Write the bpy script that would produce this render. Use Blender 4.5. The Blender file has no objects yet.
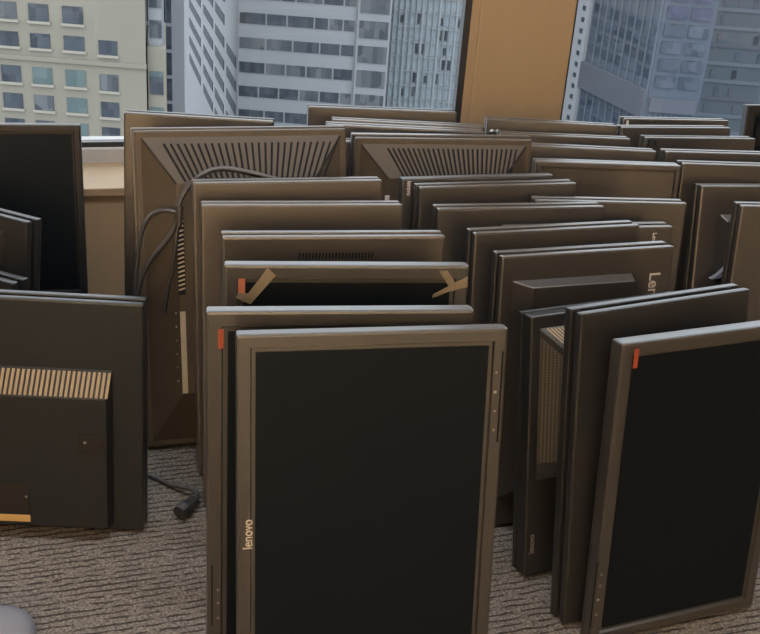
import bpy, bmesh, math, random
from mathutils import Matrix, Vector, Euler
R = math.radians
random.seed(7)
scene = bpy.context.scene
COL = scene.collection

# ------------------------------------------------------------------ materials
def mat(name, rgb, rough=0.5, spec=0.5, metal=0.0, coat=0.0, tint=None):
    m = bpy.data.materials.new(name); m.use_nodes = True
    b = m.node_tree.nodes['Principled BSDF']
    b.inputs['Base Color'].default_value = (*rgb, 1)
    b.inputs['Roughness'].default_value = rough
    b.inputs['Specular IOR Level'].default_value = spec
    b.inputs['Metallic'].default_value = metal
    b.inputs['Coat Weight'].default_value = coat
    if tint: b.inputs['Specular Tint'].default_value = (*tint, 1)
    return m

def grain(m, scale=900.0, strength=0.08, rough_var=0.015, mottling=0.10):
    """fine moulded-plastic grain: bump, a little roughness and colour variation"""
    nt = m.node_tree; b = nt.nodes['Principled BSDF']
    tc = nt.nodes.new('ShaderNodeTexCoord')
    n = nt.nodes.new('ShaderNodeTexNoise'); n.inputs['Scale'].default_value = scale; n.inputs['Detail'].default_value = 2
    nt.links.new(tc.outputs['Object'], n.inputs['Vector'])
    bp = nt.nodes.new('ShaderNodeBump'); bp.inputs['Strength'].default_value = strength; bp.inputs['Distance'].default_value = 0.001
    nt.links.new(n.outputs['Fac'], bp.inputs['Height']); nt.links.new(bp.outputs['Normal'], b.inputs['Normal'])
    n2 = nt.nodes.new('ShaderNodeTexNoise'); n2.inputs['Scale'].default_value = 9; n2.inputs['Detail'].default_value = 4
    nt.links.new(tc.outputs['Object'], n2.inputs['Vector'])
    r0 = b.inputs['Roughness'].default_value
    mr = nt.nodes.new('ShaderNodeMapRange'); mr.inputs['To Min'].default_value = r0 - rough_var; mr.inputs['To Max'].default_value = r0 + rough_var
    nt.links.new(n2.outputs['Fac'], mr.inputs['Value']); nt.links.new(mr.outputs['Result'], b.inputs['Roughness'])
    c = b.inputs['Base Color'].default_value[:3]
    mx = nt.nodes.new('ShaderNodeMix'); mx.data_type = 'RGBA'
    mx.inputs['A'].default_value = (*[k * (1 - mottling) for k in c], 1); mx.inputs['B'].default_value = (*[k * (1 + mottling) for k in c], 1)
    nt.links.new(n2.outputs['Fac'], mx.inputs['Factor']); nt.links.new(mx.outputs['Result'], b.inputs['Base Color'])
    return m

M = {}
M['casing'] = grain(mat('charcoal plastic casing', (0.031, 0.029, 0.028), 0.32, 1.0))
M['casing_brown'] = grain(mat('brown grey plastic casing', (0.037, 0.032, 0.028), 0.31, 1.0))
M['casing_dark'] = grain(mat('black plastic casing', (0.014, 0.0145, 0.016), 0.34, 0.45, tint=(0.75, 0.88, 1.0)))
M['bezel'] = grain(mat('grey brown bezel plastic', (0.037, 0.035, 0.034), 0.33, 0.9, tint=(0.85, 0.93, 1.0)))
M['bezel_dark'] = grain(mat('dark bezel plastic', (0.014, 0.015, 0.018), 0.40, 0.35))
M['casing_vented'] = grain(mat('matte brown grey plastic', (0.050, 0.040, 0.029), 0.5, 0.5))
M['casing_mid'] = grain(mat('charcoal black plastic casing', (0.021, 0.0215, 0.023), 0.32, 0.6, tint=(0.85, 0.93, 1.0)))
M['groove'] = mat('dark seam', (0.012, 0.012, 0.013), 0.7, 0.3)
M['vent'] = mat('dark vent opening', (0.008, 0.008, 0.010), 0.8, 0.2)
M['rib'] = grain(mat('warm lit vent rib', (0.26, 0.20, 0.12), 0.45))  # warm light on the dark plastic slats put into the colour
M['screen'] = mat('matte antiglare screen', (0.0045, 0.0063, 0.0088), 0.45, 0.20, tint=(0.55, 0.70, 0.9))
M['screen_gloss'] = mat('glossy screen', (0.012, 0.012, 0.013), 0.12, 0.8)
M['orange'] = mat('orange sticker', (0.30, 0.055, 0.022), 0.5)
M['pink'] = mat('faded pink orange sticker', (0.34, 0.115, 0.07), 0.5)
M['tape'] = mat('tan masking tape', (0.185, 0.160, 0.115), 0.4)
M['print'] = mat('pale print', (0.55, 0.52, 0.48), 0.5)
M['print_dim'] = mat('dim grey print', (0.22, 0.21, 0.20), 0.5)
M['metal'] = mat('dull metal', (0.42, 0.42, 0.42), 0.35, 0.5, 0.9)
M['port'] = grain(mat('pale port strip', (0.40, 0.37, 0.30), 0.5), 400)
M['cable'] = mat('black cable rubber', (0.035, 0.036, 0.040), 0.35, 0.6)
M['plug'] = mat('black plug plastic', (0.018, 0.018, 0.022), 0.4)
M['gold'] = mat('tan paper label', (0.42, 0.29, 0.12), 0.5)
M['stand'] = grain(mat('blue grey plastic', (0.17, 0.18, 0.22), 0.45))
M['frame'] = mat('black window frame', (0.020, 0.021, 0.024), 0.45)
M['sill'] = grain(mat('white painted sill', (0.40, 0.41, 0.42), 0.5), 60, 0.03)

# tan wood laminate of the wall between the windows and the cabinet under them
def wood(name, c1, c2):
    m = mat(name, c1, 0.55, 0.35); nt = m.node_tree; b = nt.nodes['Principled BSDF']
    tc = nt.nodes.new('ShaderNodeTexCoord'); mp = nt.nodes.new('ShaderNodeMapping'); mp.inputs['Scale'].default_value = (14, 14, 0.9)
    n = nt.nodes.new('ShaderNodeTexNoise'); n.inputs['Scale'].default_value = 2.2; n.inputs['Detail'].default_value = 6; n.inputs['Roughness'].default_value = 0.6
    mx = nt.nodes.new('ShaderNodeMix'); mx.data_type = 'RGBA'; mx.inputs['A'].default_value = (*c1, 1); mx.inputs['B'].default_value = (*c2, 1)
    nt.links.new(tc.outputs['Object'], mp.inputs['Vector']); nt.links.new(mp.outputs['Vector'], n.inputs['Vector'])
    nt.links.new(n.outputs['Fac'], mx.inputs['Factor']); nt.links.new(mx.outputs['Result'], b.inputs['Base Color'])
    return m
M['wood'] = wood('tan wood laminate', (0.25, 0.182, 0.108), (0.29, 0.212, 0.128))
M['wood_pale'] = wood('pale tan laminate', (0.27, 0.20, 0.128), (0.31, 0.232, 0.15))
M['wall'] = mat('warm beige paint', (0.36, 0.28, 0.19), 0.8)
M['wall_tan'] = mat('tan paint', (0.62, 0.46, 0.28), 0.8)
M['ceil'] = mat('white ceiling', (0.75, 0.73, 0.70), 0.9)

# looped carpet in fine broken stripes
def carpet():
    m = bpy.data.materials.new('striped loop carpet'); m.use_nodes = True; nt = m.node_tree; b = nt.nodes['Principled BSDF']
    N, L = nt.nodes.new, nt.links.new
    def math_(op, a, v=None):
        n = N('ShaderNodeMath'); n.operation = op; L(a, n.inputs[0])
        if v is not None:
            if hasattr(v, 'node'): L(v, n.inputs[1])
            else: n.inputs[1].default_value = v
        return n.outputs[0]
    tc = N('ShaderNodeTexCoord'); mp = N('ShaderNodeMapping'); mp.inputs['Rotation'].default_value = (0, 0, R(-19))
    L(tc.outputs['Object'], mp.inputs['Vector'])
    wob = N('ShaderNodeTexNoise'); wob.inputs['Scale'].default_value = 30; L(mp.outputs['Vector'], wob.inputs['Vector'])
    sx = N('ShaderNodeSeparateXYZ'); L(mp.outputs['Vector'], sx.inputs[0])
    v = math_('ADD', math_('MULTIPLY', sx.outputs['Y'], 66.0), math_('MULTIPLY', wob.outputs['Fac'], 0.8))
    row = math_('FLOOR', v); fr = math_('FRACT', v)
    # each row: broken dashes along x
    cx = N('ShaderNodeCombineXYZ'); L(math_('MULTIPLY', sx.outputs['X'], 26.0), cx.inputs[0]); L(math_('MULTIPLY', row, 7.31), cx.inputs[1])
    dash = N('ShaderNodeTexNoise'); dash.inputs['Scale'].default_value = 1.0; dash.inputs['Detail'].default_value = 3; L(cx.outputs[0], dash.inputs['Vector'])
    cx2 = N('ShaderNodeCombineXYZ'); L(math_('MULTIPLY', sx.outputs['X'], 190.0), cx2.inputs[0]); L(math_('MULTIPLY', v, 3.0), cx2.inputs[1])
    loop = N('ShaderNodeTexNoise'); loop.inputs['Scale'].default_value = 1.0; loop.inputs['Detail'].default_value = 2; L(cx2.outputs[0], loop.inputs['Vector'])
    line = math_('LESS_THAN', fr, 0.30)
    on = N('ShaderNodeMapRange'); on.inputs['From Min'].default_value = 0.36; on.inputs['From Max'].default_value = 0.50; L(dash.outputs['Fac'], on.inputs['Value'])
    dark = math_('MULTIPLY', line, on.outputs['Result'])
    c1 = N('ShaderNodeMix'); c1.data_type = 'RGBA'; c1.inputs['A'].default_value = (0.066, 0.060, 0.055, 1); c1.inputs['B'].default_value = (0.225, 0.208, 0.193, 1)
    lr = N('ShaderNodeMapRange'); lr.inputs['From Min'].default_value = 0.3; lr.inputs['From Max'].default_value = 0.7; L(loop.outputs['Fac'], lr.inputs['Value'])
    L(lr.outputs['Result'], c1.inputs['Factor'])
    c2 = N('ShaderNodeMix'); c2.data_type = 'RGBA'; c2.inputs['B'].default_value = (0.026, 0.023, 0.021, 1); L(c1.outputs['Result'], c2.inputs['A'])
    L(math_('MULTIPLY', dark, 0.85), c2.inputs['Factor']); L(c2.outputs['Result'], b.inputs['Base Color'])
    b.inputs['Roughness'].default_value = 0.95; b.inputs['Specular IOR Level'].default_value = 0.1
    bp = N('ShaderNodeBump'); bp.inputs['Strength'].default_value = 0.5; bp.inputs['Distance'].default_value = 0.003
    L(math_('SUBTRACT', loop.outputs['Fac'], dark), bp.inputs['Height']); L(bp.outputs['Normal'], b.inputs['Normal'])
    return m
M['carpet'] = carpet()

def fine_grid(name, c1, c2, scale):
    """perforated grille: rows of small openings"""
    m = mat(name, c1, 0.5); nt = m.node_tree; b = nt.nodes['Principled BSDF']
    tc = nt.nodes.new('ShaderNodeTexCoord'); v = nt.nodes.new('ShaderNodeTexVoronoi'); v.inputs['Scale'].default_value = scale; v.inputs['Randomness'].default_value = 0.0
    nt.links.new(tc.outputs['Object'], v.inputs['Vector'])
    ramp = nt.nodes.new('ShaderNodeValToRGB'); ramp.color_ramp.elements[0].position = 0.36; ramp.color_ramp.elements[0].color = (*c2, 1)
    ramp.color_ramp.elements[1].position = 0.44; ramp.color_ramp.elements[1].color = (*c1, 1)
    nt.links.new(v.outputs['Distance'], ramp.inputs['Fac']); nt.links.new(ramp.outputs['Color'], b.inputs['Base Color'])
    return m

def facade(name, rgb, var=0.06, scale=0.25):
    m = mat(name, rgb, 0.85, 0.2); nt = m.node_tree; b = nt.nodes['Principled BSDF']
    tc = nt.nodes.new('ShaderNodeTexCoord'); n = nt.nodes.new('ShaderNodeTexNoise'); n.inputs['Scale'].default_value = scale; n.inputs['Detail'].default_value = 5
    mx = nt.nodes.new('ShaderNodeMix'); mx.data_type = 'RGBA'
    mx.inputs['A'].default_value = (*[k * (1 - var) for k in rgb], 1); mx.inputs['B'].default_value = (*[k * (1 + var) for k in rgb], 1)
    nt.links.new(tc.outputs['Object'], n.inputs['Vector']); nt.links.new(n.outputs['Fac'], mx.inputs['Factor']); nt.links.new(mx.outputs['Result'], b.inputs['Base Color'])
    return m
def building_glass(name, c1, c2, scale):
    """mullioned window glass: dark bars over panes of slightly different tint"""
    m = mat(name, c1, 0.45, 0.35); nt = m.node_tree; b = nt.nodes['Principled BSDF']
    tc = nt.nodes.new('ShaderNodeTexCoord'); mp = nt.nodes.new('ShaderNodeMapping'); mp.inputs['Scale'].default_value = scale
    n = nt.nodes.new('ShaderNodeTexVoronoi'); n.inputs['Scale'].default_value = 1.0; n.inputs['Randomness'].default_value = 0.3
    mx = nt.nodes.new('ShaderNodeMix'); mx.data_type = 'RGBA'; mx.inputs['A'].default_value = (*c1, 1); mx.inputs['B'].default_value = (*c2, 1)
    sx = nt.nodes.new('ShaderNodeSeparateColor')
    ge = nt.nodes.new('ShaderNodeNewGeometry')
    nt.links.new(ge.outputs['Position'], mp.inputs['Vector']); nt.links.new(mp.outputs['Vector'], n.inputs['Vector'])
    nt.links.new(n.outputs['Color'], sx.inputs[0]); nt.links.new(sx.outputs[0], mx.inputs['Factor']); nt.links.new(mx.outputs['Result'], b.inputs['Base Color'])
    return m
M['f_cream'] = facade('cream stone facade', (0.172, 0.160, 0.131))
M['f_white'] = facade('pale grey facade', (0.199, 0.208, 0.221))
M['f_slot'] = facade('dark window slots', (0.052, 0.058, 0.070))  # plain matte dark tone of the side windows
M['f_blind'] = facade('mid grey ground', (0.106, 0.115, 0.127))  # darker grey, worn by the ground
M['f_lattice'] = facade('grey glass curtain wall', (0.317, 0.366, 0.407), 0.25, 0.6)
M['f_fin'] = facade('light grey fins', (0.291, 0.315, 0.334))
M['f_blue'] = facade('blue grey facade', (0.059, 0.073, 0.095), 0.15, 0.3)  # right window's haze worked into the blue grey tower colours
M['f_bluefin'] = facade('pale blue grey ribs', (0.084, 0.101, 0.124))
M['f_haze'] = facade('haze tinted blue grey facade', (0.064, 0.079, 0.095), 0.12, 0.2)  # distance haze put into the facade colour
M['f_mauve'] = facade('mauve grey band', (0.067, 0.073, 0.090))
M['g_dark'] = building_glass('dark blue window glass', (0.015, 0.021, 0.030), (0.043, 0.053, 0.066), (2.0, 0.3, 0.9))
M['g_teal'] = building_glass('teal window glass', (0.051, 0.076, 0.079), (0.081, 0.111, 0.111), (1.2, .3, 0.9))
M['g_grey'] = building_glass('grey window glass', (0.028, 0.035, 0.045), (0.091, 0.098, 0.104), (2.0, .3, 0.7))
M['g_blue'] = building_glass('blue tower glass', (0.019, 0.028, 0.043), (0.053, 0.066, 0.089), (1.8, .3, 1.1))
M['g_indigo'] = building_glass('indigo tower glass', (0.023, 0.029, 0.061), (0.043, 0.053, 0.086), (1.8, .3, 1.1))

# ------------------------------------------------------------------ mesh helpers
def link(o, parent=None):
    COL.objects.link(o)
    if parent: o.parent = parent
    return o
def obj(name, bm, m, parent=None, smooth=False, loc=None):
    me = bpy.data.meshes.new(name)
    bmesh.ops.recalc_face_normals(bm, faces=bm.faces)
    bm.to_mesh(me); bm.free(); me.materials.append(m)
    if smooth:
        me.polygons.foreach_set('use_smooth', [True] * len(me.polygons))
    o = bpy.data.objects.new(name, me)
    if loc: o.location = loc
    return link(o, parent)
def box_verts(bm, x0, x1, y0, y1, z0, z1):
    r = bmesh.ops.create_cube(bm, size=1.0)
    for v in r['verts']:
        v.co = Vector((x0 + (v.co.x + .5) * (x1 - x0), y0 + (v.co.y + .5) * (y1 - y0), z0 + (v.co.z + .5) * (z1 - z0)))
    return r['verts']
def add_box(bm, x0, x1, y0, y1, z0, z1, bev=0.0, seg=2):
    vs = box_verts(bm, x0, x1, y0, y1, z0, z1)
    if bev > 0:
        es = list({e for v in vs for e in v.link_edges})
        bmesh.ops.bevel(bm, geom=es, offset=bev, segments=seg, profile=0.6, affect='EDGES')
def box(x0, x1, y0, y1, z0, z1, bev=0.0, seg=2):
    bm = bmesh.new(); add_box(bm, x0, x1, y0, y1, z0, z1, bev, seg); return bm
def add_hull(bm, pts, faces):
    vs = [bm.verts.new(p) for p in pts]
    for f in faces: bm.faces.new([vs[i] for i in f])
def thing(name, label, cat, loc=(0, 0, 0), rot=(0, 0, 0), group=None):
    o = bpy.data.objects.new(name, None); o.empty_display_size = 0.05; link(o)
    o.location = loc; o.rotation_euler = rot; return tag(o, label, cat, group)
def tag(o, label, cat, group=None):
    o['label'] = label; o['category'] = cat
    if group: o['group'] = group
    return o
def struct(o):
    o['kind'] = 'structure'; return o
def tube(name, pts, rad, m, parent=None, cyclic=False):
    cu = bpy.data.curves.new(name, 'CURVE'); cu.dimensions = '3D'; cu.bevel_depth = rad; cu.bevel_resolution = 3; cu.resolution_u = 8; cu.use_fill_caps = True
    s = cu.splines.new('NURBS'); s.points.add(len(pts) - 1)
    for p, q in zip(s.points, pts): p.co = (*q, 1)
    s.order_u = min(4, len(pts)); s.use_endpoint_u = True
    cu.materials.append(m)
    return link(bpy.data.objects.new(name, cu), parent)
def lettering(name, body, size, x, z, y, m, parent, direction='up', squash=1.0):
    """flat lettering on a face that looks towards -Y; direction: up, down or level"""
    cu = bpy.data.curves.new(name, 'FONT'); cu.body = body; cu.size = size; cu.extrude = 0.0002; cu.offset = size * 0.012
    cu.align_x = 'CENTER'; cu.align_y = 'CENTER'; cu.materials.append(m)
    o = link(bpy.data.objects.new(name, cu), parent)
    ax = {'up': (Vector((0, 0, 1)), Vector((-1, 0, 0))), 'down': (Vector((0, 0, -1)), Vector((1, 0, 0))), 'level': (Vector((1, 0, 0)), Vector((0, 0, 1)))}[direction]
    mt = Matrix.Identity(4)
    for i in range(3):
        mt[i][0] = ax[0][i] * squash; mt[i][1] = ax[1][i]; mt[i][2] = (0, -1, 0)[i]
    mt.translation = Vector((x, y, z)); o.matrix_basis = mt
    return o

# ------------------------------------------------------------------ monitors
T = 0.046                       # depth of a monitor case
def bezel_bm(w, h, bz, rec=0.005, top=None):
    """front bezel: rounded ring with a recessed opening, front face looks at -Y"""
    bm = bmesh.new(); vs = box_verts(bm, -w / 2, w / 2, 0, 0.022, 0, h)
    front = [f for f in bm.faces if abs(f.normal.y) > .9 and f.calc_center_median().y < 0.001][0]
    outer = [e for e in bm.edges if all(v.co.y < 0.001 for v in e.verts)] + [e for e in bm.edges if abs(e.verts[0].co.y - e.verts[1].co.y) > 0.01]
    bmesh.ops.bevel(bm, geom=outer, offset=0.0045, segments=2, profile=0.6, affect='EDGES')
    front = min((f for f in bm.faces if abs(f.normal.y) > .99), key=lambda f: f.calc_center_median().y)
    bmesh.ops.inset_region(bm, faces=[front], thickness=bz - 0.0045, depth=0)
    bmesh.ops.inset_region(bm, faces=[front], thickness=0.003, depth=-rec)
    return bm
def screen_monitor(root, w, h, bz=0.030, case='casing', bezel='bezel', screen='screen', t=0.032):
    obj('front_bezel', bezel_bm(w, h, bz), M[bezel], root)
    s = bz + 0.003
    obj('screen', box(-w / 2 + s - 0.0015, w / 2 - s + 0.0015, 0.0040, 0.0075, s - 0.0015, h - s + 0.0015), M[screen], root)
    bm = bmesh.new(); add_box(bm, -w / 2 + 0.0015, w / 2 - 0.0015, 0.0232, t, 0.0, h - 0.0015, 0.003)
    if T - t > .004: add_box(bm, -w / 2 + 0.03, w / 2 - 0.03, t - .001, T, 0.03, h - 0.035, 0.004)
    obj('back_cover', bm, M[case], root)
def seam_monitor(root, w, h, case='casing', bezel='casing', bev=0.0045):
    """seen from behind: back shell, dark seam, then the rim of the front bezel"""
    obj('back_cover', box(-w / 2, w / 2, 0, 0.0165, 0, h, bev), M[case], root)
    obj('seam', box(-w / 2 + 0.010, w / 2 - 0.010, 0.016, 0.0295, 0.004, h - 0.014), M['groove'], root)
    b = obj('front_bezel', box(-w / 2, w / 2, 0.029, T, 0, h, 0.003), M[bezel], root)
    obj('screen', box(-w / 2 + 0.03, w / 2 - 0.03, T - 0.001, T + 0.0006, 0.03, h - 0.03), M['screen'], root)
def frustum_bm(x0, x1, z0, z1, X0, X1, Z0, Z1, d, y=0.0, bev=0.003):
    """raised housing: base rectangle on the back, smaller plateau d nearer to the viewer"""
    bm = bmesh.new()
    p = [(x0, y, z0), (x1, y, z0), (x1, y, z1), (x0, y, z1), (X0, y - d, Z0), (X1, y - d, Z0), (X1, y - d, Z1), (X0, y - d, Z1)]
    add_hull(bm, p, [(0, 1, 2, 3), (4, 7, 6, 5), (0, 4, 5, 1), (1, 5, 6, 2), (2, 6, 7, 3), (3, 7, 4, 0)])
    if bev: 
        bmesh.ops.recalc_face_normals(bm, faces=bm.faces)
        es = [e for e in bm.edges if any(v.co.y < y - d / 2 for v in e.verts)]
        bmesh.ops.bevel(bm, geom=es, offset=bev, segments=2, profile=0.6, affect='EDGES')
    return bm
def strips_bm(lines, wd, nrm, lift=0.0008):
    """dark or pale slots: thin raised ribbons along given 3-D lines on a face with normal nrm"""
    bm = bmesh.new(); n = Vector(nrm).normalized()
    for a, b in lines:
        a, b = Vector(a), Vector(b); s = (b - a).normalized().cross(n) * wd / 2; o = n * lift
        p = [a - s - n * .001, a + s - n * .001, b + s - n * .001, b - s - n * .001]
        p += [q + n * .001 + o for q in p]
        add_hull(bm, p, [(0, 1, 2, 3), (7, 6, 5, 4), (0, 4, 5, 1), (1, 5, 6, 2), (2, 6, 7, 3), (3, 7, 4, 0)])
    return bm
def vented_monitor(root, w, h, case, inset, top, bot, d, nslots, sx0, sx1, tx0, tx1, zt):
    """large older monitor from behind: sloping back panels up to a plateau, fan of vent slots in the top panel"""
    r = 0.012
    obj('back_cover', box(-w / 2, w / 2, 0, 0.016, 0, h, 0.004), M[case], root)
    obj('seam', box(-w / 2 + 0.006, w / 2 - 0.006, 0.0155, 0.0255, 0.004, h - 0.006), M['groove'], root)
    obj('front_bezel', box(-w / 2 - 0.004, w / 2 + 0.004, 0.025, T, 0, h + 0.004, 0.003), M['casing'], root)
    X, Z0, Z1 = w / 2 - inset, bot, h - top
    hs = obj('rear_housing', frustum_bm(-w / 2 + r, w / 2 - r, r, h - r, -X, X, Z0, Z1, d, 0.0005, 0.0025), M[case], root)
    zb = Z1 + 0.004
    yat = lambda z: -d * ((h - r) - z) / ((h - r) - Z1)
    L = []
    for i in range(nslots):
        k = i / (nslots - 1)
        L.append(((sx0 + k * (sx1 - sx0), yat(zt), zt), (tx0 + k * (tx1 - tx0), yat(zb), zb)))
    n = (0, -((h - r) - Z1), d)
    obj('vent_slots', strips_bm(L, 0.0042, n), M['vent'], hs)
    # dark creases along the ridge between the top panel and the side panels
    for s in (-1, 1):
        obj('ridge', strips_bm([((s * (w / 2 - r - .002), 0, h - r - .003), (s * X, -d, Z1))], 0.0035, (s * .4, -1, .4), 0.0012), M['groove'], hs)
    return hs, X, Z0, Z1

POSE = {  # x, y, z of the lower near edge; turn and lean in degrees; width, height
'A1': (0.0221, 1.3172, 0.0087, 12.85, 10.96, 0.3964, 0.6212),
'A2': (-0.0394, 1.4082, 0.0061, 10.87, 7.62, 0.3994, 0.6188),
'A3': (-0.0407, 1.5706, 0.0062, 10.34, 7.75, 0.3972, 0.6202),
'A4': (-0.0689, 1.7210, 0.0062, 12.18, 7.80, 0.3904, 0.6072),
'A5': (-0.1327, 1.8569, 0.0085, 12.65, 10.67, 0.3781, 0.6011),
'A6': (-0.1670, 1.9679, 0.0081, 15.38, 10.19, 0.3728, 0.6062),
'A7': (-0.2562, 2.0791, 0.0099, 20.40, 13.58, 0.4420, 0.6643),
'B7': (0.1326, 2.3820, 0.0062, 12.12, 7.71, 0.4110, 0.5936),
'R2': (0.5223, 1.6270, 0.0070, 26.18, 9.72, 0.3507, 0.5751),
'R1': (0.5556, 1.5724, 0.0046, 23.08, 6.32, 0.3707, 0.5680),
'B1': (0.4527, 1.7435, 0.0081, 25.16, 11.37, 0.3276, 0.5028),
'C3': (0.4075, 1.8794, 0.0063, 19.17, 7.87, 0.3588, 0.5549),
'C2': (0.3587, 1.9615, 0.0066, 18.80, 8.24, 0.3522, 0.5613),
'C1': (0.2911, 2.0743, 0.0064, 14.81, 7.98, 0.3578, 0.5582),
'Cz': (0.2549, 2.1875, 0.0065, 17.28, 8.10, 0.3558, 0.5625),
'Cy': (0.2142, 2.2410, 0.0065, 17.61, 8.08, 0.3477, 0.5595),
'H1': (-0.5962, 1.7150, 0.0052, 3.36, 7.37, 0.3600, 0.4555),
'D2': (0.5201, 2.4680, 0.0064, 7.95, 7.97, 0.3512, 0.5392),
'M1': (-0.0214, 2.6539, 0.0063, 7.89, 7.93, 0.3723, 0.5735),
'M2': (0.0408, 2.5684, 0.0063, 5.42, 7.89, 0.3717, 0.5685),
'G1': (0.4164, 2.8161, 0.0064, 4.10, 8.02, 0.3459, 0.5289),
'F5': (0.8191, 3.1022, 0.0065, 11.35, 8.09, 0.3191, 0.4850),
'F4': (0.7923, 2.9699, 0.0065, 13.89, 8.07, 0.3273, 0.4985),
'F3': (0.8459, 2.9105, 0.0065, 12.36, 8.07, 0.3228, 0.4915),
'C2b': (0.4296, 2.0442, 0.0064, 14.48, 7.99, 0.3555, 0.5383),
'D1': (0.4669, 2.1715, 0.0063, 9.06, 7.93, 0.3613, 0.5501),
'E1': (0.9118, 2.4367, 0.0097, 12.45, 12.15, 0.3400, 0.5171),
'E2': (0.9598, 2.3277, 0.0064, 9.50, 8.00, 0.3400, 0.5205),
'F1': (0.8774, 2.5499, 0.0064, 8.32, 8.00, 0.3500, 0.5360),
'F2': (0.8467, 2.6386, 0.0064, 9.38, 8.00, 0.3500, 0.5360),
'G3': (0.4946, 2.5882, 0.0064, 5.54, 7.95, 0.3486, 0.5355),
'G2': (0.4450, 2.7186, 0.0064, 6.65, 7.99, 0.3416, 0.5232),
'F6': (1.2073, 3.2294, 0.0065, 14.75, 8.14, 0.3400, 0.5204),
'A8': (-0.3434, 2.1829, 0.0064, 3.26, 8.06, 0.4325, 0.6582),
'A9': (-0.1327, 2.3394, 0.0061, 5.71, 7.61, 0.3989, 0.5917),
'M3': (0.0342, 2.5077, 0.0062, 5.60, 7.74, 0.3773, 0.5740),
'H2': (-0.8805, 2.3865, 0.0063, 13.97, 7.85, 0.3600, 0.5517),
}
POSE['P1'] = (-0.9020, 2.085, 0.006, -22.0, 8.0, 0.34, 0.470)
POSE['P2'] = (-0.8780, 1.938, 0.006, -20.0, 7.0, 0.34, 0.406)
POSE['A8'] = (-0.4160, 2.250, 0.0064, 3.26, 8.06, 0.32, 0.6380)
POSE['A9'] = tuple(v + (0.08 if i == 1 else -0.033 if i == 6 else 0) for i, v in enumerate(POSE['A9']))
POSE['R1'] = (POSE['R1'][0] + 0.0085, POSE['R1'][1] + 0.0040) + POSE['R1'][2:5] + (0.349, POSE['R1'][6] - 0.008)
POSE['D1'] = (POSE['D1'][0] + 0.014, POSE['D1'][1] + .002) + POSE['D1'][2:5] + (0.333, POSE['D1'][6])
POSE['A7'] = (-0.2630, 2.0656) + POSE['A7'][2:3] + (17.0,) + POSE['A7'][4:5] + (0.435,) + POSE['A7'][6:]
POSE['G3'] = (POSE['G3'][0] - 0.014,) + POSE['G3'][1:]
POSE['F2'] = (POSE['F2'][0] + 0.008,) + POSE['F2'][1:]
def monitor(key, label, group):
    x, y, z, yaw, lean, w, h = POSE[key]
    return thing('computer_monitor', label, 'monitor', (x, y, z), (R(-lean), 0, R(yaw)), group), w, h
GL, GM, GR, GB, GS = ('monitors in the left row', 'monitors in the middle row', 'monitors standing at the right', 'monitors along the windows', 'monitors in the left corner')

def buttons(root, pts, m='metal', r=0.0022):
    for x, z in pts:
        bm = bmesh.new()
        bmesh.ops.create_cone(bm, cap_ends=True, segments=12, radius1=r, radius2=r * .8, depth=0.0012, matrix=Matrix.Translation((x, -0.0004, z)) @ Matrix.Rotation(R(90), 4, 'X'))
        obj('button', bm, M[m], root)
def sticker(root, x0, x1, z0, z1, m='orange'):
    o = obj('sticker', box(x0, x1, -0.0006, 0.0004, z0, z1), M[m], root)
    o['label'] = 'small orange sticker'; return o
def tape(root, quads):
    for q in quads:
        bm = bmesh.new()
        f = [(x, y - 0.0011, z) for x, y, z in q] + [(x, y - 0.0003, z) for x, y, z in q]
        n = len(q)
        add_hull(bm, f, [tuple(range(n)), tuple(range(2 * n - 1, n - 1, -1))] + [(i, (i + 1) % n, n + (i + 1) % n, n + i) for i in range(n)])
        o = obj('tape', bm, M['tape'], root); o['label'] = 'strip of tan tape'

# ---- left row, front to back
m, w, h = monitor('A1', 'blank dark screen in a grey-brown bezel, standing frontmost and showing a white vertical logo', GL)
screen_monitor(m, w, h, 0.0255)
lettering('logo', 'lenovo', 0.0205, -0.182, 0.315, -0.0003, M['print'], m, 'up', 0.86)
buttons(m, [(0.1835, 0.5227)], 'metal', 0.0026); buttons(m, [(0.1845, 0.4924), (0.1850, 0.4624), (0.1835, 0.553)], 'print_dim', 0.002)
obj('button_slot', box(0.1905, 0.1930, -0.0006, 0.001, 0.443, 0.586), M['vent'], m)
m, w, h = monitor('A2', 'screen with an orange sticker on its bezel directly behind the frontmost blank screen', GL)
screen_monitor(m, w, h, 0.0300)
sticker(m, -0.1825, -0.1745, 0.562, 0.592)
buttons(m, [(-0.1816, 0.1548), (-0.1816, 0.1311), (-0.1816, 0.1034)], 'print_dim', 0.0024)
obj('button_slot', box(-0.192, -0.190, -0.0006, 0.001, 0.09, 0.20), M['vent'], m)
m, w, h = monitor('A3', 'silver-topped screen with tan tape across its upper corners', GL)
screen_monitor(m, w, h, 0.0285, 'bezel', 'bezel')
sticker(m, -0.1765, -0.1655, 0.566, 0.598, 'pink')
tape(m, [[(-0.170, 0, 0.560), (-0.156, 0, 0.556), (-0.117, 0, 0.6035), (-0.1305, 0, 0.616)],
         [(-0.180, 0, 0.566), (-0.158, 0, 0.556), (-0.158, 0, 0.573), (-0.176, 0, 0.575)],
         [(0.148, 0, 0.6120), (0.162, 0, 0.6125), (0.1820, 0, 0.583), (0.172, 0, 0.576)],
         [(0.1395, -.0010, 0.566), (0.1400, -.0010, 0.572), (0.172, -.0010, 0.590), (0.176, -.0010, 0.581)],
         [(0.170, -.0016, 0.590), (0.196, -.0016, 0.603), (0.1975, -.0016, 0.585), (0.176, -.0016, 0.580)]])
m, w, h = monitor('A4', 'brown monitor back with a short row of tiny vent slots, behind the taped screen', GL)
seam_monitor(m, w, h, 'casing_brown', 'casing')
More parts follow.
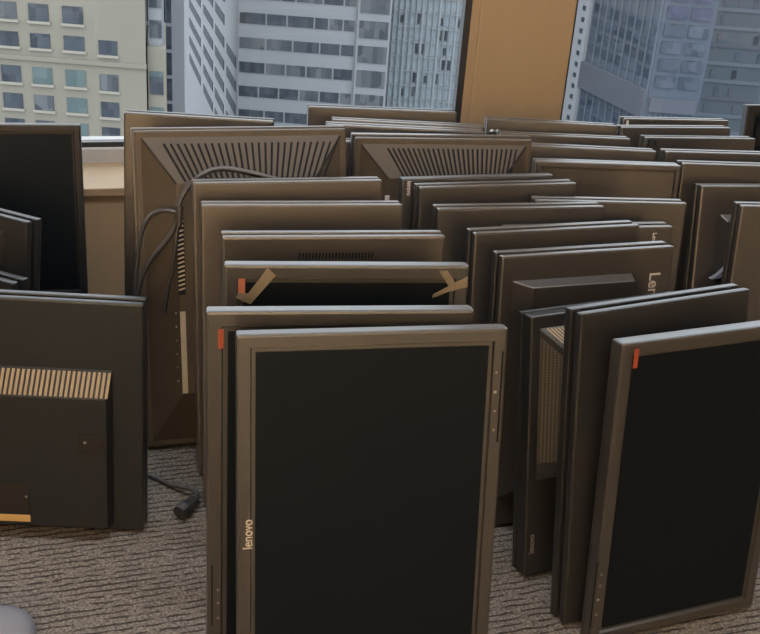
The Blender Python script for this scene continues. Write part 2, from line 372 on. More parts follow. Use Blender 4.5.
obj('vent_slots', strips_bm([((-0.062 + i * 0.0058, 0, 0.578), (-0.0635 + i * 0.0058, 0, 0.568)) for i in range(23)], 0.0026, (0, -1, 0)), M['vent'], m)
m, w, h = monitor('A5', 'plain brown monitor back between the tiny-slotted one and the taller plain back', GL)
seam_monitor(m, w, h, 'casing_brown', 'casing')
m, w, h = monitor('A6', 'plain brown monitor back leaning right in front of the cabled vented back', GL)
seam_monitor(m, w, h, 'casing_brown', 'casing')
m, w, h = monitor('A7', 'large monitor back with fanned vent slots and a black cable looped over it', GL)
hs, X, Z0, Z1 = vented_monitor(m, w, h, 'casing_vented', 0.077, 0.103, 0.125, 0.036, 27, -0.160, 0.196, -0.122, 0.160, h - 0.026)
pt = obj('side_vent', box(-0.1440, -0.1290, -0.0372, -0.0355, 0.335, 0.505), M['vent'], hs)
obj('vent_ribs', strips_bm([((-0.1432, -0.0372, 0.345 + i * 0.0092), (-0.1300, -0.0372, 0.349 + i * 0.0092)) for i in range(17)], 0.0034, (0, -1, 0)), M['port'], hs)
obj('port_strip', box(-0.1425, -0.1310, -0.0380, -0.0355, 0.125, 0.300, 0.0008), M['port'], hs)
for k in range(6): obj('screw', box(-0.1515, -0.1490, -0.0330, -0.0300, 0.150 + k * 0.029, 0.1525 + k * 0.029), M['metal'], hs)
m, w, h = monitor('A8', 'monitor behind the cabled vented back, its sloping top peeking out above it', GL)
seam_monitor(m, w, h, 'casing', 'casing_dark')
m, w, h = monitor('A9', 'monitor showing only a sliver in the dark gap between the two big vented backs', GL)
seam_monitor(m, w, h, 'casing', 'casing')

# ---- middle row, back to front
m, w, h = monitor('B7', 'large vented monitor back without a cable, beside the cabled one', GM)
hs, X, Z0, Z1 = vented_monitor(m, w, h, 'casing_vented', 0.072, 0.085, 0.11, 0.032, 27, -0.132, 0.168, -0.098, 0.150, h - 0.022)
obj('port_label', box(-0.139, -0.129, -0.0332, -0.0310, 0.447, 0.470), M['print'], hs)
m, w, h = monitor('Cy', 'bezel with a small white vertical logo, just in front of the uncabled vented back', GM)
screen_monitor(m, w, h, 0.030)
lettering('logo', 'lenovo', 0.0135, -0.1585, 0.5385, -0.0003, M['print'], m, 'down', 0.86)
m, w, h = monitor('Cz', 'plain monitor back in front of the bezel with the small white vertical logo', GM)
seam_monitor(m, w, h, 'casing', 'casing')
m, w, h = monitor('D1', 'plain monitor back whose free corner shows behind the small-lettered back', GM)
seam_monitor(m, w, h, 'casing', 'casing')
m, w, h = monitor('C1', 'plain monitor back with a double top edge, two in front of the vertical logo bezel', GM)
seam_monitor(m, w, h, 'casing', 'casing')
m, w, h = monitor('C2b', 'dark monitor back with a small white mark, wedged behind the plain back', GM)
seam_monitor(m, w, h, 'casing', 'casing')
lettering('logo', 'Lenovo', 0.0125, 0.1375, 0.507, -0.0003, M['print'], m, 'down')
m, w, h = monitor('C2', 'plain brown monitor back directly behind the one with large white letters', GM)
seam_monitor(m, w, h, 'casing', 'casing')
m, w, h = monitor('C3', 'monitor back with large white letters running down it and a square raised housing', GM)
seam_monitor(m, w, h, 'casing', 'casing')
obj('rear_housing', frustum_bm(-0.156, 0.092, 0.06, 0.507, -0.123, 0.088, 0.09, 0.4985, 0.024, 0.0005, 0.0015), M['casing'], m)
lettering('logo', 'Lenovo', 0.0330, 0.1415, 0.4560, -0.0003, M['print'], m, 'down', 1.0)
m, w, h = monitor('B1', 'black monitor back with a perforated vent housing, beside the frontmost blank screen', GM)
obj('back_cover', box(-w / 2, w / 2, 0, 0.030, 0, h, 0.004), M['casing_mid'], m)
obj('seam', box(-w / 2 + .005, w / 2 - .005, 0.029, 0.034, 0.004, h - .005), M['groove'], m)
obj('front_bezel', box(-w / 2, w / 2, 0.0335, T, 0, h, 0.003), M['casing_mid'], m)
hs = obj('rear_housing', frustum_bm(-0.146, 0.146, 0.19, 0.480, -0.104, 0.120, 0.215, 0.437, 0.040, 0.0005, 0.002), M['casing_mid'], m)
M['grille'] = fine_grid('perforated grille', (0.085, 0.076, 0.058), (0.010, 0.010, 0.010), 210.0)
n1 = Vector((-0.040, -0.042, 0)).normalized()
bm = bmesh.new(); q = [(-0.1435, -0.0015, 0.225), (-0.108, -0.0355, 0.238), (-0.108, -0.0355, 0.425), (-0.1435, -0.0015, 0.462)]
q = [Vector(p) for p in q]; n = (q[1] - q[0]).cross(q[3] - q[0]).normalized(); n = n if n.y < 0 else -n
add_hull(bm, [p + n * .0002 for p in q] + [p + n * .0016 for p in q], [(0, 1, 2, 3), (7, 6, 5, 4), (0, 4, 5, 1), (1, 5, 6, 2), (2, 6, 7, 3), (3, 7, 4, 0)])
obj('vent_grille', bm, M['grille'], hs)
zt = lambda y: 0.480 + y * (0.480 - 0.437) / 0.040
obj('vent_slots', strips_bm([((-0.132 + i * .0072, -0.002, zt(-0.002)), (-0.098 + i * .0066, -0.037, zt(-0.037))) for i in range(33)], 0.0034, (0, -0.043, 0.040)), M['rib'], hs)  # lit stripes of the top slope, their light painted as tan
obj('screw', box(-0.0935, -0.0905, -0.0412, -0.0395, 0.408, 0.411), M['metal'], hs)
lettering('logo', 'lenovo', 0.016, -0.149, 0.064, -0.0003, M['print_dim'], m, 'up', 0.9)

# ---- right
m, w, h = monitor('R2', 'plain black monitor back with a double top edge, behind the stickered right screen', GR)
seam_monitor(m, w, h, 'casing_mid', 'casing_mid')
m, w, h = monitor('R1', 'dark screen with an orange sticker at the right front, leaning on the black back', GR)
screen_monitor(m, w, h, 0.0245)
sticker(m, -0.1500, -0.1420, 0.517, 0.549)
buttons(m, [(-0.1655, 0.090)], 'metal', 0.0026); buttons(m, [(-0.1640, 0.140), (-0.1645, 0.118), (-0.1660, 0.060)], 'print_dim', 0.0026)
obj('button_slot', box(-0.1755, -0.1738, -0.0006, 0.001, 0.035, 0.165), M['vent'], m)
m, w, h = monitor('E1', 'brown monitor back with a folded grey stand behind the black backs at the right', GR)
seam_monitor(m, w, h, 'casing_brown', 'casing')
obj('stand_neck', frustum_bm(-0.116, -0.040, 0.285, 0.450, -0.103, -0.050, 0.320, 0.435, 0.014, 0.0003, 0.002), M['casing'], m)
bm = bmesh.new()
prof = [(x_ - .002, z_ + .026) for x_, z_ in [(-0.138, 0.276), (-0.120, 0.286), (-0.104, 0.302), (-0.090, 0.322), (-0.080, 0.345), (-0.078, 0.340), (-0.086, 0.312), (-0.099, 0.291), (-0.115, 0.278)]]
nn = len(prof)
add_hull(bm, [(x, -0.019, z) for x, z in prof] + [(x, -0.034, z) for x, z in prof], [tuple(range(nn)), tuple(range(2 * nn - 1, nn - 1, -1))] + [(i, (i + 1) % nn, nn + (i + 1) % nn, nn + i) for i in range(nn)])
obj('stand_foot', bm, M['stand'], m)
m, w, h = monitor('E2', 'monitor back cut by the picture edge, in front of the folded stand', GR)
seam_monitor(m, w, h, 'casing', 'casing')
m, w, h = monitor('F1', 'brown monitor back directly behind the one with the folded stand', GR)
seam_monitor(m, w, h, 'casing_brown', 'casing')
m, w, h = monitor('F2', 'monitor back showing a low strip between the brown back and the notched back', GR)
seam_monitor(m, w, h, 'casing', 'casing')
m, w, h = monitor('D2', 'brown monitor back with a recessed panel framed by a dark line', GM)
obj('back_cover', bezel_bm(w, h, 0.015, 0.004), M['casing'], m)
obj('back_panel', box(-w / 2 + .0175, w / 2 - .0175, 0.0030, 0.0070, .0175, h - .0195), M['casing_brown'], m)
obj('front_bezel', box(-w / 2, w / 2, 0.026, T, 0, h, 0.003), M['casing'], m)
obj('seam', box(-w / 2 + .006, w / 2 - .006, 0.021, 0.0265, .004, h - .006), M['groove'], m)

# ---- along the windows
m, w, h = monitor('M3', 'monitor back with a long thin top edge right behind the two vented backs', GB)
seam_monitor(m, w, h, 'casing', 'casing')
m, w, h = monitor('M2', 'monitor back standing just in front of the rearmost one under the left window', GB)
seam_monitor(m, w, h, 'casing', 'casing')
m, w, h = monitor('M1', 'monitor back standing rearmost under the left window beside its black frame', GB)
seam_monitor(m, w, h, 'casing', 'casing_dark')
m, w, h = monitor('G3', 'monitor back directly behind the one with the dark-lined frame', GB)
seam_monitor(m, w, h, 'casing', 'casing')
m, w, h = monitor('G2', 'monitor back between the one with thumbscrews and the one behind the dark-lined frame', GB)
seam_monitor(m, w, h, 'casing', 'casing')
m, w, h = monitor('G1', 'monitor back with two bright thumbscrews standing below the tan column', GB)
seam_monitor(m, w, h, 'casing', 'casing')
for px in (-0.157, -0.143):
    bm = bmesh.new(); bmesh.ops.create_uvsphere(bm, u_segments=14, v_segments=8, radius=0.0068, matrix=Matrix.Translation((px, -0.006, h - 0.033)))
    obj('thumbscrew', bm, M['metal'], m, True)
m, w, h = monitor('F3', 'notched monitor back in front of the two shorter backs at the right window', GB)
seam_monitor(m, w, h, 'casing', 'casing')
for k in range(2): obj('latch', box(-w / 2 + .006 + k * .018, -w / 2 + .012 + k * .018, -0.004, 0.001, h - 0.022, h - 0.006, 0.001), M['casing_dark'], m)
m, w, h = monitor('F4', 'shorter monitor back just in front of the rearmost one at the right window', GB)
seam_monitor(m, w, h, 'casing', 'casing')
m, w, h = monitor('F5', 'rearmost short monitor back with a bright clip at the right window', GB)
seam_monitor(m, w, h, 'casing', 'casing')
obj('clip', box(-w / 2 + 0.006, -w / 2 + 0.013, -0.003, 0.001, h - 0.018, h - 0.006, 0.001), M['print'], m)
m, w, h = monitor('F6', 'black monitor standing by itself against the right window, cut by the picture edge', GB)
screen_monitor(m, w, h, 0.03, 'casing_dark', 'bezel_dark')
obj('rear_arm', box(-0.135, -0.11, -0.006, 0.001, h - 0.12, h - 0.055, 0.002), M['vent'], m)

# ---- left corner
m, w, h = monitor('H1', 'black monitor back with a row of vent ribs coloured warm-lit at the left front', GS)
seam_monitor(m, w, h, 'casing_dark', 'casing_dark')
hs = obj('rear_housing', frustum_bm(-0.160, 0.124, 0.016, 0.327, -0.155, 0.118, 0.020, 0.280, 0.030, 0.0005, 0.0015), M['casing_dark'], m)
obj('vent_ribs', strips_bm([((-0.150 + i * .0090, -0.0030, 0.3225), (-0.152 + i * .0090, -0.0290, 0.2830)) for i in range(31)], 0.0050, (0, -0.047, 0.030)), M['rib'], hs)  # tan here is warm lamplight on the ribs, painted in
obj('screw_recess', box(0.066, 0.114, -0.0306, -0.0290, 0.170, 0.212), M['groove'], hs)
for x, z in ((0.0790, 0.195), (-0.030, 0.080)): 
    bm = bmesh.new(); bmesh.ops.create_cone(bm, cap_ends=True, segments=14, radius1=.0030, radius2=.0022, depth=.003, matrix=Matrix.Translation((x, -0.031, z)) @ Matrix.Rotation(R(90), 4, 'X'))
    obj('screw', bm, M['metal'], hs)
obj('cable_cover', box(-0.100, -0.024, -0.0308, -0.029, 0.034, 0.105), M['groove'], hs)
obj('paper_label', box(-0.100, -0.024, -0.0312, -0.029, 0.028, 0.042), M['gold'], hs)
# wide screen on its stand
x, y, z, yaw, lean, w, h = POSE['H2']
W = 0.56; zb = 0.135; ax = Vector((math.cos(R(yaw)), math.sin(R(yaw)), 0))
c = Vector((x, y, 0)) + ax * (w / 2 - W / 2)
m = thing('computer_monitor', 'wide black screen on a stand in front of the cream building', 'monitor', (c.x, c.y, 0), (0, 0, R(yaw)), GS)
tilt = Matrix.Rotation(R(-lean), 4, 'X')
def tilted(o): o.matrix_basis = tilt @ Matrix.Translation((0, 0, zb)); return o
H = h - zb
tilted(obj('front_bezel', bezel_bm(W, H, 0.020), M['bezel_dark'], m))
tilted(obj('screen', box(-W / 2 + .0215, W / 2 - .0215, .004, .0075, .0215, H - .0215), M['screen'], m))
tilted(obj('back_cover', box(-W / 2 + .002, W / 2 - .002, .0232, T, .002, H - .002, .004), M['casing_dark'], m))
obj('stand_column', box(-0.035, 0.035, 0.075, 0.105, 0.010, 0.30, 0.004), M['casing_dark'], m)
obj('stand_base', box(-0.12, 0.12, -0.05, 0.15, 0.0, 0.012, 0.004), M['casing_dark'], m)
m, w, h = monitor('P1', 'small turned black monitor with a pale top edge in front of the wide screen', GS)
seam_monitor(m, w, h, 'casing_mid', 'casing_mid')
obj('rear_housing', frustum_bm(-0.15, 0.115, 0.08, 0.44, -0.14, 0.108, 0.09, 0.43, 0.006, 0.0005, 0.001), M['casing_dark'], m)
m, w, h = monitor('P2', 'lowest turned black monitor squeezed behind the back with vent ribs coloured warm-lit', GS)
seam_monitor(m, w, h, 'casing_mid', 'casing_mid')

# ------------------------------------------------------------------ cables and small things
x, y, z, yaw, lean, w, h = POSE['A7']
A7M = Matrix.Translation((x, y, z)) @ Euler((R(-lean), 0, R(yaw))).to_matrix().to_4x4()
def on_a7(pts): return [tuple(A7M @ Vector((px + 0.009, -dy, pz))) for px, pz, dy in pts]
t = thing('video_cable', 'thin black cable looped over the big vented back and hanging down it', 'cable', tuple(A7M @ Vector((-0.15, -0.07, 0.5))))
def rel(pts): return [tuple(Vector(p) - t.location) for p in pts]
tube('cable_lead', rel(on_a7([(0.075, 0.5615, .064), (0.036, 0.572, .062), (0.010, 0.5785, .058), (-0.027, 0.588, .055), (-0.062, 0.594, .054), (-0.096, 0.586, .060), (-0.120, 0.569, .066), (-0.141, 0.546, .068), (-0.153, 0.514, .067), (-0.154, 0.486, .064), (-0.168, 0.459, .060), (-0.193, 0.428, .050), (-0.218, 0.394, .035), (-0.238, 0.345, .03), (-0.246, 0.25, .02), (-0.246, 0.15, .02)])), 0.0056, M['cable'], t)
tube('cable_lead', rel(on_a7([(-0.150, 0.508, .072), (-0.170, 0.514, .068), (-0.188, 0.514, .060), (-0.212, 0.497, .050), (-0.226, 0.458, .042), (-0.234, 0.398, .034), (-0.240, 0.34, .030), (-0.244, 0.28, .025)])), 0.0046, M['cable'], t)
tube('cable_lead', rel(on_a7([(-0.152, 0.500, .070), (-0.154, 0.470, .070), (-0.160, 0.430, .066), (-0.164, 0.392, .060), (-0.177, 0.346, .050), (-0.184, 0.30, .045)])), 0.0040, M['cable'], t)
cm = bmesh.new(); p, q = [Vector(v) - t.location for v in on_a7([(-0.1485, 0.522, .074), (-0.1515, 0.480, .072)])]
d = q - p; bmesh.ops.create_cone(cm, cap_ends=True, segments=12, radius1=.0080, radius2=.0062, depth=d.length, matrix=Matrix.Translation((p + q) / 2) @ d.to_track_quat('Z', 'Y').to_matrix().to_4x4())
obj('connector', cm, M['cable'], t)

t = thing('power_cable', 'black lead with a plug end lying on the carpet beside the ribbed black back', 'cable', (-0.338, 1.80, 0))
tube('cable_lead', [(-0.345, 0.18, .006), (-0.20, 0.145, .005), (-0.10, 0.108, .005), (-0.055, 0.075, .006), (-0.018, 0.058, .018), (0.006, 0.040, .022), (0.006, 0.024, .020), (0.000, 0.012, .017)], 0.0042, M['cable'], t)
bm = bmesh.new(); p, q = Vector((0.003, 0.018, .019)), Vector((-0.014, -0.012, .0165)); d = q - p
mt = Matrix.Translation((p + q) / 2) @ d.to_track_quat('Z', 'Y').to_matrix().to_4x4()
bmesh.ops.create_cone(bm, cap_ends=True, segments=16, radius1=.010, radius2=.0155, depth=d.length, matrix=mt)
obj('plug', bm, M['plug'], t)
bm = bmesh.new(); e = q + d.normalized() * 0.006
bmesh.ops.create_cone(bm, cap_ends=True, segments=16, radius1=.0165, radius2=.0150, depth=.016, matrix=Matrix.Translation(e) @ d.to_track_quat('Z', 'Y').to_matrix().to_4x4())
obj('plug_collar', bm, M['plug'], t)

bm = bmesh.new()
prof = [(0, .030), (.040, .0295), (.055, .026), (.064, .018), (.066, .006), (.064, 0), (0, 0)]
vs = [bm.verts.new((r_, 0, z_)) for r_, z_ in prof]
es = [bm.edges.new((vs[i], vs[i + 1])) for i in range(len(vs) - 1)]
bmesh.ops.spin(bm, geom=vs + es, cent=(0, 0, 0), axis=(0, 0, 1), angle=2 * math.pi, steps=40, use_duplicate=False)
bmesh.ops.remove_doubles(bm, verts=bm.verts, dist=1e-5)
tag(obj('stand_base', bm, M['stand'], None, True, (-0.595, 1.415, 0)), 'rounded blue-grey base lying on the carpet in the lower left corner', 'base')

def prism_bm(pts, z0, z1):
    bm = bmesh.new(); n = len(pts)
    add_hull(bm, [(x, y, z0) for x, y in pts] + [(x, y, z1) for x, y in pts], [tuple(range(n)), tuple(range(2 * n - 1, n - 1, -1))] + [(i, (i + 1) % n, n + (i + 1) % n, n + i) for i in range(n)])
    return bm
# ------------------------------------------------------------------ the room
WX = lambda x: 2.935 + 0.10 + (x + 0.77) * math.tan(R(17))
struct(obj('floor', prism_bm([(-3.6, -3.4), (3.6, -3.4), (3.6, WX(3.6)), (-3.6, WX(-3.6))], -0.05, 0), M['carpet']))
struct(obj('ceiling', box(-3.6, 3.6, -3.4, 4.6, 2.72, 2.80), M['ceil']))
struct(obj('wall_back', box(-3.6, 3.6, -3.5, -3.4, 0, 2.72), M['wall_tan']))
struct(obj('wall_left', box(-3.7, -3.6, -3.5, 2.2, 0, 2.72), M['wall']))
struct(obj('wall_right', box(3.6, 3.7, -3.5, 4.6, 0, 2.72), M['wall']))
WR = (0, 0, R(17)); W0 = (-0.77, 2.935, 0)
def wall_obj(name, bm, m): 
    o = obj(name, bm, M[m]); o.location = W0; o.rotation_euler = WR; return o
bm = bmesh.new(); add_box(bm, -3.0, 1.322, 0, 0.035, 0, 0.315); add_box(bm, 1.322, 4.6, 0, 0.035, 0, 0.225)
add_box(bm, 1.005, 1.322, 0.0, 0.035, 0.315, 2.72); add_box(bm, -3.0, 1.005, 0.0, 0.035, 2.45, 2.72); add_box(bm, 1.322, 4.6, 0.0, 0.035, 2.45, 2.72)
struct(wall_obj('wall_front', bm, 'wood'))
struct(wall_obj('trim_1', box(-3.0, 1.005, -0.012, 0.10, 0.307, 0.352, 0.003), 'sill'))
struct(wall_obj('trim_2', box(1.322, 4.6, -0.012, 0.10, 0.215, 0.255, 0.003), 'sill'))
struct(wall_obj('trim_3', box(1.030, 1.037, -0.003, 0.002, 0.352, 2.45), 'wood_pale'))
bm = bmesh.new(); add_box(bm, -3.0, 1.10, -0.205, -0.0005, 0.0, 0.290, 0.002); add_box(bm, -3.0, 1.10, -0.215, -0.0005, 0.290, 0.312, 0.003)
cab = wall_obj('window_ledge_cabinet', bm, 'wood_pale'); tag(cab, 'long tan wooden ledge cabinet running below the window', 'cabinet')
def glass(name='clear window glass'):
    m = bpy.data.materials.new(name); m.use_nodes = True; nt = m.node_tree
    for n in list(nt.nodes):
        if n.type == 'BSDF_PRINCIPLED': nt.nodes.remove(n)
    out = [n for n in nt.nodes if n.type == 'OUTPUT_MATERIAL'][0]
    tr = nt.nodes.new('ShaderNodeBsdfTransparent'); tr.inputs['Color'].default_value = (0.95, 0.97, 0.97, 1)
    gl = nt.nodes.new('ShaderNodeBsdfGlossy'); gl.inputs['Roughness'].default_value = 0.02
    mx = nt.nodes.new('ShaderNodeMixShader'); mx.inputs['Fac'].default_value = 0.05
    nt.links.new(tr.outputs[0], mx.inputs[1]); nt.links.new(gl.outputs[0], mx.inputs[2]); nt.links.new(mx.outputs[0], out.inputs['Surface'])
    return m
M['glass'] = glass()
for k, (a, b, fw, zs) in enumerate(((-3.0, 1.005, 0.020, .352), (1.322, 4.6, 0.005, .255))):
    e = bpy.data.objects.new('window_%d' % (k + 1), None); link(e); e.location = W0; e.rotation_euler = WR; struct(e)
    bm = bmesh.new()
    add_box(bm, a, b, 0.001, 0.025, zs, zs + .014); add_box(bm, a, b, 0.001, 0.025, 2.42, 2.45)
    if k == 0: add_box(bm, b - fw, b, 0.001, 0.025, zs, 2.45)
    else: add_box(bm, a, a + fw, 0.001, 0.025, zs, 2.45)
    obj('window_frame', bm, M['frame'], e)
    obj('glass_pane', box(a + .001, b - .001, 0.010, 0.015, zs + .008, 2.43), M['glass'], e)

# ------------------------------------------------------------------ the buildings across the street
UNIT = {}
def win(parent, x0, x1, y, z0, z1, m, name='window', depth=0.15, rot=0.0, org=(0, 0)):
    """one window: a shared box, placed on a facade that starts at org and runs in direction rot"""
    if m not in UNIT:
        bm = box(-.5, .5, -.5, .5, -.5, .5); me = bpy.data.meshes.new('window_unit'); bm.to_mesh(me); bm.free(); me.materials.append(M[m]); UNIT[m] = me
    o = link(bpy.data.objects.new(name, UNIT[m]), parent)
    u = (x0 + x1) / 2; c, s = math.cos(rot), math.sin(rot)
    o.location = (org[0] + u * c - y * -s * 1.0, org[1] + u * s + y * c, (z0 + z1) / 2)
    o.rotation_euler = (0, 0, rot); o.scale = (x1 - x0, depth, z1 - z0)
    return o
BG = 'buildings across the street'
# cream building
b = thing('building', 'cream stone building with separate square windows at the far left', 'building', (-25, 90, -60), (0, 0, 0), BG)
OX, OZ = 25.0, 60.0
obj('wall', prism_bm([(-45 + OX, 0), (-20.45 + OX, 0), (-22.6 + OX, 10), (-45 + OX, 10)], 0, OZ + 6), M['f_cream'], b)
obj('corner_wing', prism_bm([(-20.45 + OX, 0.6), (-18.95 + OX, 0.6), (-20.9 + OX, 10), (-22.4 + OX, 10)], 0, OZ - 20.8), M['f_cream'], b)
bm = bmesh.new(); add_box(bm, -20.45 + OX, -19.4 + OX, 1.2, 2.2, OZ - 20.8, OZ - 12); obj('corner_bay', bm, M['f_white'], b)
rows = [(-12.6, -11.1), (-15.3, -13.9), (-19.20, -17.85), (-21.35, -20.20), (-24.30, -22.95), (-26.50, -25.25), (-28.9, -27.4)]
cols = [(-32.3, -30.7), (-29.75, -28.15), (-27.05, -25.40), (-24.25, -22.75)]
tone = {(2, 0): 'g_grey', (4, 1): 'g_teal', (4, 2): 'g_teal', (4, 3): 'g_grey', (5, 1): 'g_grey', (5, 2): 'g_teal', (6, 2): 'g_teal', (3, 3): 'g_dark'}
M['f_recess'] = facade('window surround', (0.23, 0.216, 0.184))
for ri, (z0, z1) in enumerate(rows):
    for ci, (x0, x1) in enumerate(cols):
        if ci == 3 and ri < 3: continue
        dz = -0.15 if ci == 3 else 0
        sl = win(b, x0 + OX - .12, x1 + OX + .12, -0.03, z0 + OZ + dz - .22, z0 + OZ + dz - .02, 'f_recess', 'window_sill', 0.3)
        win(b, x0 + OX, x1 + OX, 0, z0 + OZ + dz, z1 + OZ + dz, tone.get((ri, ci), 'g_dark'))
        for k in (.33, .67): pass
for z0, z1, mm in ((-24.6, -23.1, 'g_dark'), (-27.2, -25.7, 'g_teal'), (-23.1, -22.7, 'g_teal')):
    win(b, -20.3 + OX, -19.2 + OX, 0.6, z0 + OZ, z1 + OZ, mm)
for z in (-14.5, -16.8, -19.2): win(b, -20.35 + OX, -19.4 + OX, 1.2, z + OZ - .9, z + OZ + .5, 'g_grey')
obj('ledge', box(-45 + OX, -20.40 + OX, -0.18, 0.05, OZ - 22.40, OZ - 22.05), M['f_cream'], b)
# narrow glazed building
b = thing('building', 'narrow glazed building with a pale corner pier beside the cream one', 'building', (-22, 104, -60), (0, 0, 0), BG)
obj('wall', prism_bm([(-2.6, 0), (1.98, 0), (0.36, 8), (-2.6, 8)], 0, 66), M['f_white'], b)
for k in range(9):
    z1 = 60 - 19.55 - k * 2.43 + 2.43
    for a0, a1 in ((-2.2, -.62), (-.52, .26), (.34, .80)): win(b, a0, a1, 0, z1 - 2.08, z1, 'g_dark' if a0 > -1 else 'g_grey', 'window', 0.12)
# striped white building
b = thing('building', 'white office block with long ribbon windows and a folded corner', 'building', (-15.9, 110, -60), (0, 0, 0), BG)
la = R(180 - 73); LL = 50.0; ld = (math.cos(la), math.sin(la))
obj('wall', prism_bm([(0, 0), (11.9, 0), (11.9, 20), (ld[0] * LL + 4, ld[1] * LL), (ld[0] * LL, ld[1] * LL)], 0, 66), M['f_white'], b)
obj('bay', prism_bm([(11.55, -0.5), (14.75, -0.5), (14.75, 10), (11.55, 10)], 0, 66), M['f_white'], b)
rnd = random.Random(3)
for k in range(8):
    zc = 60 - 21.92 - (k - 1) * 2.40 - 0.0
    z0, z1 = zc - .52, zc + .52
    x = 0.15
    # ribbon of windows in short runs with pale piers between them
    while x < 11.2:
        n = rnd.choice((2, 3, 3, 4)); e = min(x + n * .62, 11.3)
        win(b, x, e, 0, z0, z1, rnd.choice(('g_dark', 'g_dark', 'g_grey', 'g_grey')), 'window', 0.14)
        x = e + 0.16
    win(b, 11.75, 14.55, -0.5, zc - .95, zc + .70, 'g_grey', 'bay_window', 0.14)
    # slots on the receding side
    for a0, a1 in ((1.2, 7.5), (9.5, 16.5), (18.5, 27.0), (30.0, 42.0)):
        if a0 < 2 and k < 3: continue
        win(b, a0, a1, 0, z0 + .05, z1 + .05, 'f_slot', 'side_window', 0.14, R(107), (0, 0))
# glass lattice tower
b = thing('building', 'grey glass tower with close vertical fins beside the black window frame', 'building', (-1.9, 125, -60), (0, 0, 0), BG)
obj('wall', prism_bm([(0, 0), (14, 0), (14, 14), (0, 14)], 0, 66), M['f_lattice'], b)
for k in range(16): win(b, 0.2 + k * .62, 0.32 + k * .62 + (.12 if k % 3 == 0 else 0), -.3, 20, 66, 'f_fin', 'fin', 0.35)
for k in range(11): win(b, 0, 10, -.1, 60 - 34.5 + k * 1.62, 60 - 34.5 + k * 1.62 + .28, 'f_fin', 'floor_band', 0.2)
for i in range(26):
    xx, zz = rnd.randrange(15) * .62 + .36, rnd.randrange(10) * 1.62 + 26
    win(b, xx, xx + .34, -.08, zz, zz + rnd.choice((.8, 1.2)), rnd.choice(('g_grey', 'g_blue')), 'window', 0.12)
# ribbed tower seen through the right window
b = thing('building', 'blue-grey tower with ribbed windows and a plain slanting band, in the right window', 'building', (21.3, 95, -60), (0, 0, 0), BG)
ra = R(180 - 65); rd = (math.cos(ra), math.sin(ra)); RL = 26.0
obj('wall', prism_bm([(0, 0), (4.4, 0), (4.4 + 2, 16), (rd[0] * RL + 3, rd[1] * RL), (rd[0] * RL, rd[1] * RL)], 0, 66), M['f_blue'], b)
NC = 9; CW = 9.7 / NC
for c in range(NC + 1): win(b, c * CW - .07 + .15, c * CW + .09 + .15, 0.0, 20, 66, 'f_bluefin', 'rib', 0.3, ra, (0, 0))
win(b, 0.1, 10.1, 0, 60 - 24.6, 60 - 22.2, 'f_mauve', 'plain_band', 0.9, ra, (0, 0))
for c in range(NC):
    for k in range(12):
        z = 60 - 31.0 + k * 1.22
        if 60 - 25.8 < z < 60 - 22.0: continue
        win(b, c * CW + .32, c * CW + CW - .02, 0, z, z + .72, 'g_blue', 'window', 0.2, ra, (0, 0))
win(b, 9.95, 11.9, 0, 20, 66, 'f_white', 'end_pier', 0.9, ra, (0, 0))
for k in range(16): win(b, 10.55, 11.0, 0, 60 - 31 + k * 1.02, 60 - 31 + k * 1.02 + .40, 'g_dark', 'window', 1.0, ra, (0, 0))
for c in range(2):
    for k in range(7):
        z = 60 - 21.9 + k * 1.45
        win(b, .35 + c * 2.0, 2.0 + c * 2.0, 0, z, z + 1.0, 'g_indigo' if k > 3 else 'g_blue', 'window', 0.2)
win(b, .2, 4.2, 0, 60 - 24.0, 60 - 22.8, 'f_mauve', 'plain_band', 0.5)
for k in range(9): win(b, .3 + k * .46, .42 + k * .46, 0, 60 - 26.6, 60 - 24.2, 'f_bluefin', 'rib', 0.4)
for c in range(3):
    for k in range(3): win(b, .2 + c * 1.4, 1.4 + c * 1.4, 0, 60 - 31 + k * 1.5, 60 - 30.1 + k * 1.5, 'g_blue', 'window', 0.2)
# building behind, haze put into its colour
b = thing('building', 'hazy flat-fronted blue-grey building at the right edge of the right window', 'building', (20, 125, -60), (0, 0, 0), BG)
obj('wall', prism_bm([(0, 0), (26, 0), (26, 12), (0, 12)], 0, 66), M['f_haze'], b)
for k in range(11):
    win(b, 10.2, 20, 0, 60 - 36 + k * 1.95, 60 - 35.6 + k * 1.95, 'f_bluefin' if k % 3 else 'f_mauve', 'floor_band', 0.2)
for i in range(44):
    xx, zz = 10.4 + rnd.randrange(12) * .8, 60 - 35.4 + rnd.randrange(9) * 1.95
    win(b, xx, xx + .5, 0, zz, zz + .9, rnd.choice(('f_mauve', 'f_blue', 'f_blue', 'g_blue')), 'window', 0.14)
# street far below
struct(obj('ground', box(-90, 110, 30, 220, -61, -60), facade_m := M['f_blind']))

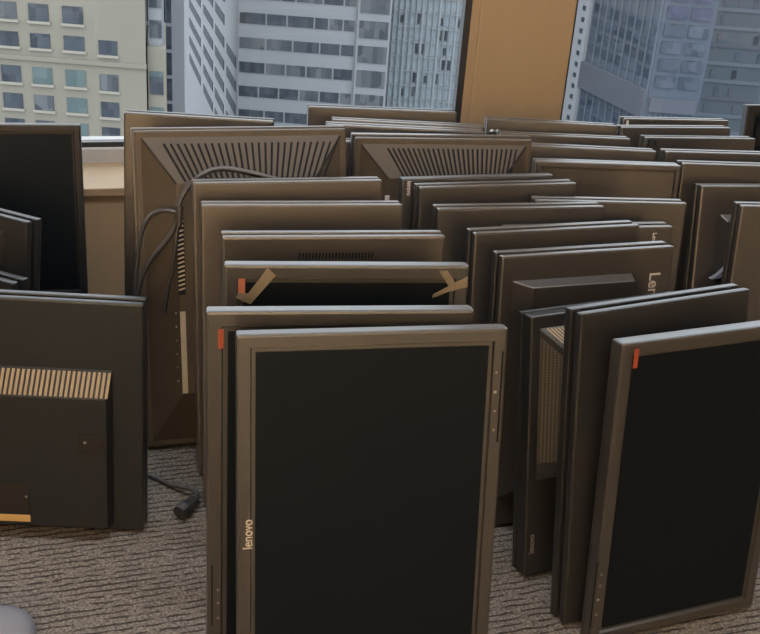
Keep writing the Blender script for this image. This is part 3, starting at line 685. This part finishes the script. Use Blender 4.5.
# ------------------------------------------------------------------ light
wd = bpy.data.worlds.new('overcast sky'); scene.world = wd; wd.use_nodes = True
bg = wd.node_tree.nodes['Background']; bg.inputs['Color'].default_value = (0.88, 0.94, 1.0, 1); bg.inputs['Strength'].default_value = 1.0
wn = wd.node_tree.nodes.new; wl = wd.node_tree.links.new     # overcast sky: three times as bright overhead as at the horizon
tc = wn('ShaderNodeTexCoord'); sx = wn('ShaderNodeSeparateXYZ'); rp = wn('ShaderNodeValToRGB')
wl(tc.outputs['Generated'], sx.inputs[0]); wl(sx.outputs['Z'], rp.inputs['Fac'])
rp.color_ramp.elements[0].position = 0.0; rp.color_ramp.elements[0].color = (1.9, 2.02, 2.2, 1)
rp.color_ramp.elements[1].position = 1.0; rp.color_ramp.elements[1].color = (5.6, 5.8, 6.1, 1)
wl(rp.outputs['Color'], bg.inputs['Color'])
def area(name, loc, rot, sx, sy, power, rgb):
    l = bpy.data.lights.new(name, 'AREA'); l.shape = 'RECTANGLE'; l.size = sx; l.size_y = sy; l.energy = power; l.color = rgb
    o = link(bpy.data.objects.new(name, l)); o.location = loc; o.rotation_euler = rot; return o
area('ceiling_or_added_lamp', (0.2, 1.9, 2.70), (0, 0, R(10)), 2.6, 0.6, 60, (1.0, 0.98, 0.96))
area('ceiling_or_added_lamp', (0.0, -0.4, 2.70), (0, 0, 0), 2.6, 0.6, 16, (1.0, 0.92, 0.82))
area('ceiling_or_added_lamp', (0.0, -2.5, 2.68), (R(-35), 0, 0), 4.6, 0.5, 800, (1.0, 0.86, 0.70))  # wall washer added to light the unseen back wall for tan reflections

# ------------------------------------------------------------------ camera
cd = bpy.data.cameras.new('camera'); cam = link(bpy.data.objects.new('camera', cd)); scene.camera = cam
cd.sensor_fit = 'HORIZONTAL'; cd.sensor_width = 36.0; cd.lens = 1125.46 / 760 * 36.0; cd.clip_start = 0.05; cd.clip_end = 600
p, ro = R(26.297), R(4.4385)
fw = Vector((0, math.cos(p), -math.sin(p))); up = Vector((0, math.sin(p), math.cos(p))); rt = Vector((1, 0, 0))
r_ = rt * math.cos(ro) + up * math.sin(ro); u_ = -rt * math.sin(ro) + up * math.cos(ro)
mt = Matrix.Identity(4)
for i in range(3): mt[i][0], mt[i][1], mt[i][2] = r_[i], u_[i], -fw[i]
mt.translation = Vector((0, 0, 1.35)); cam.matrix_world = mt
vs = scene.view_settings
vs.view_transform = 'Standard'; vs.look = 'None'; vs.exposure = 0.0; vs.gamma = 1.0; vs.use_curve_mapping = False

# lettering and leads become plain meshes of their own
dg = bpy.context.evaluated_depsgraph_get(); dg.update()
for o in [o for o in scene.objects if o.type in {'FONT', 'CURVE'}]:
    me = bpy.data.meshes.new_from_object(o.evaluated_get(dg), depsgraph=dg)
    n = o.name; base = n.split('.')[0]; o.name = 'old'
    p = bpy.data.objects.new(n, me); link(p, o.parent); p.matrix_basis = o.matrix_basis.copy()
    bpy.data.objects.remove(o)
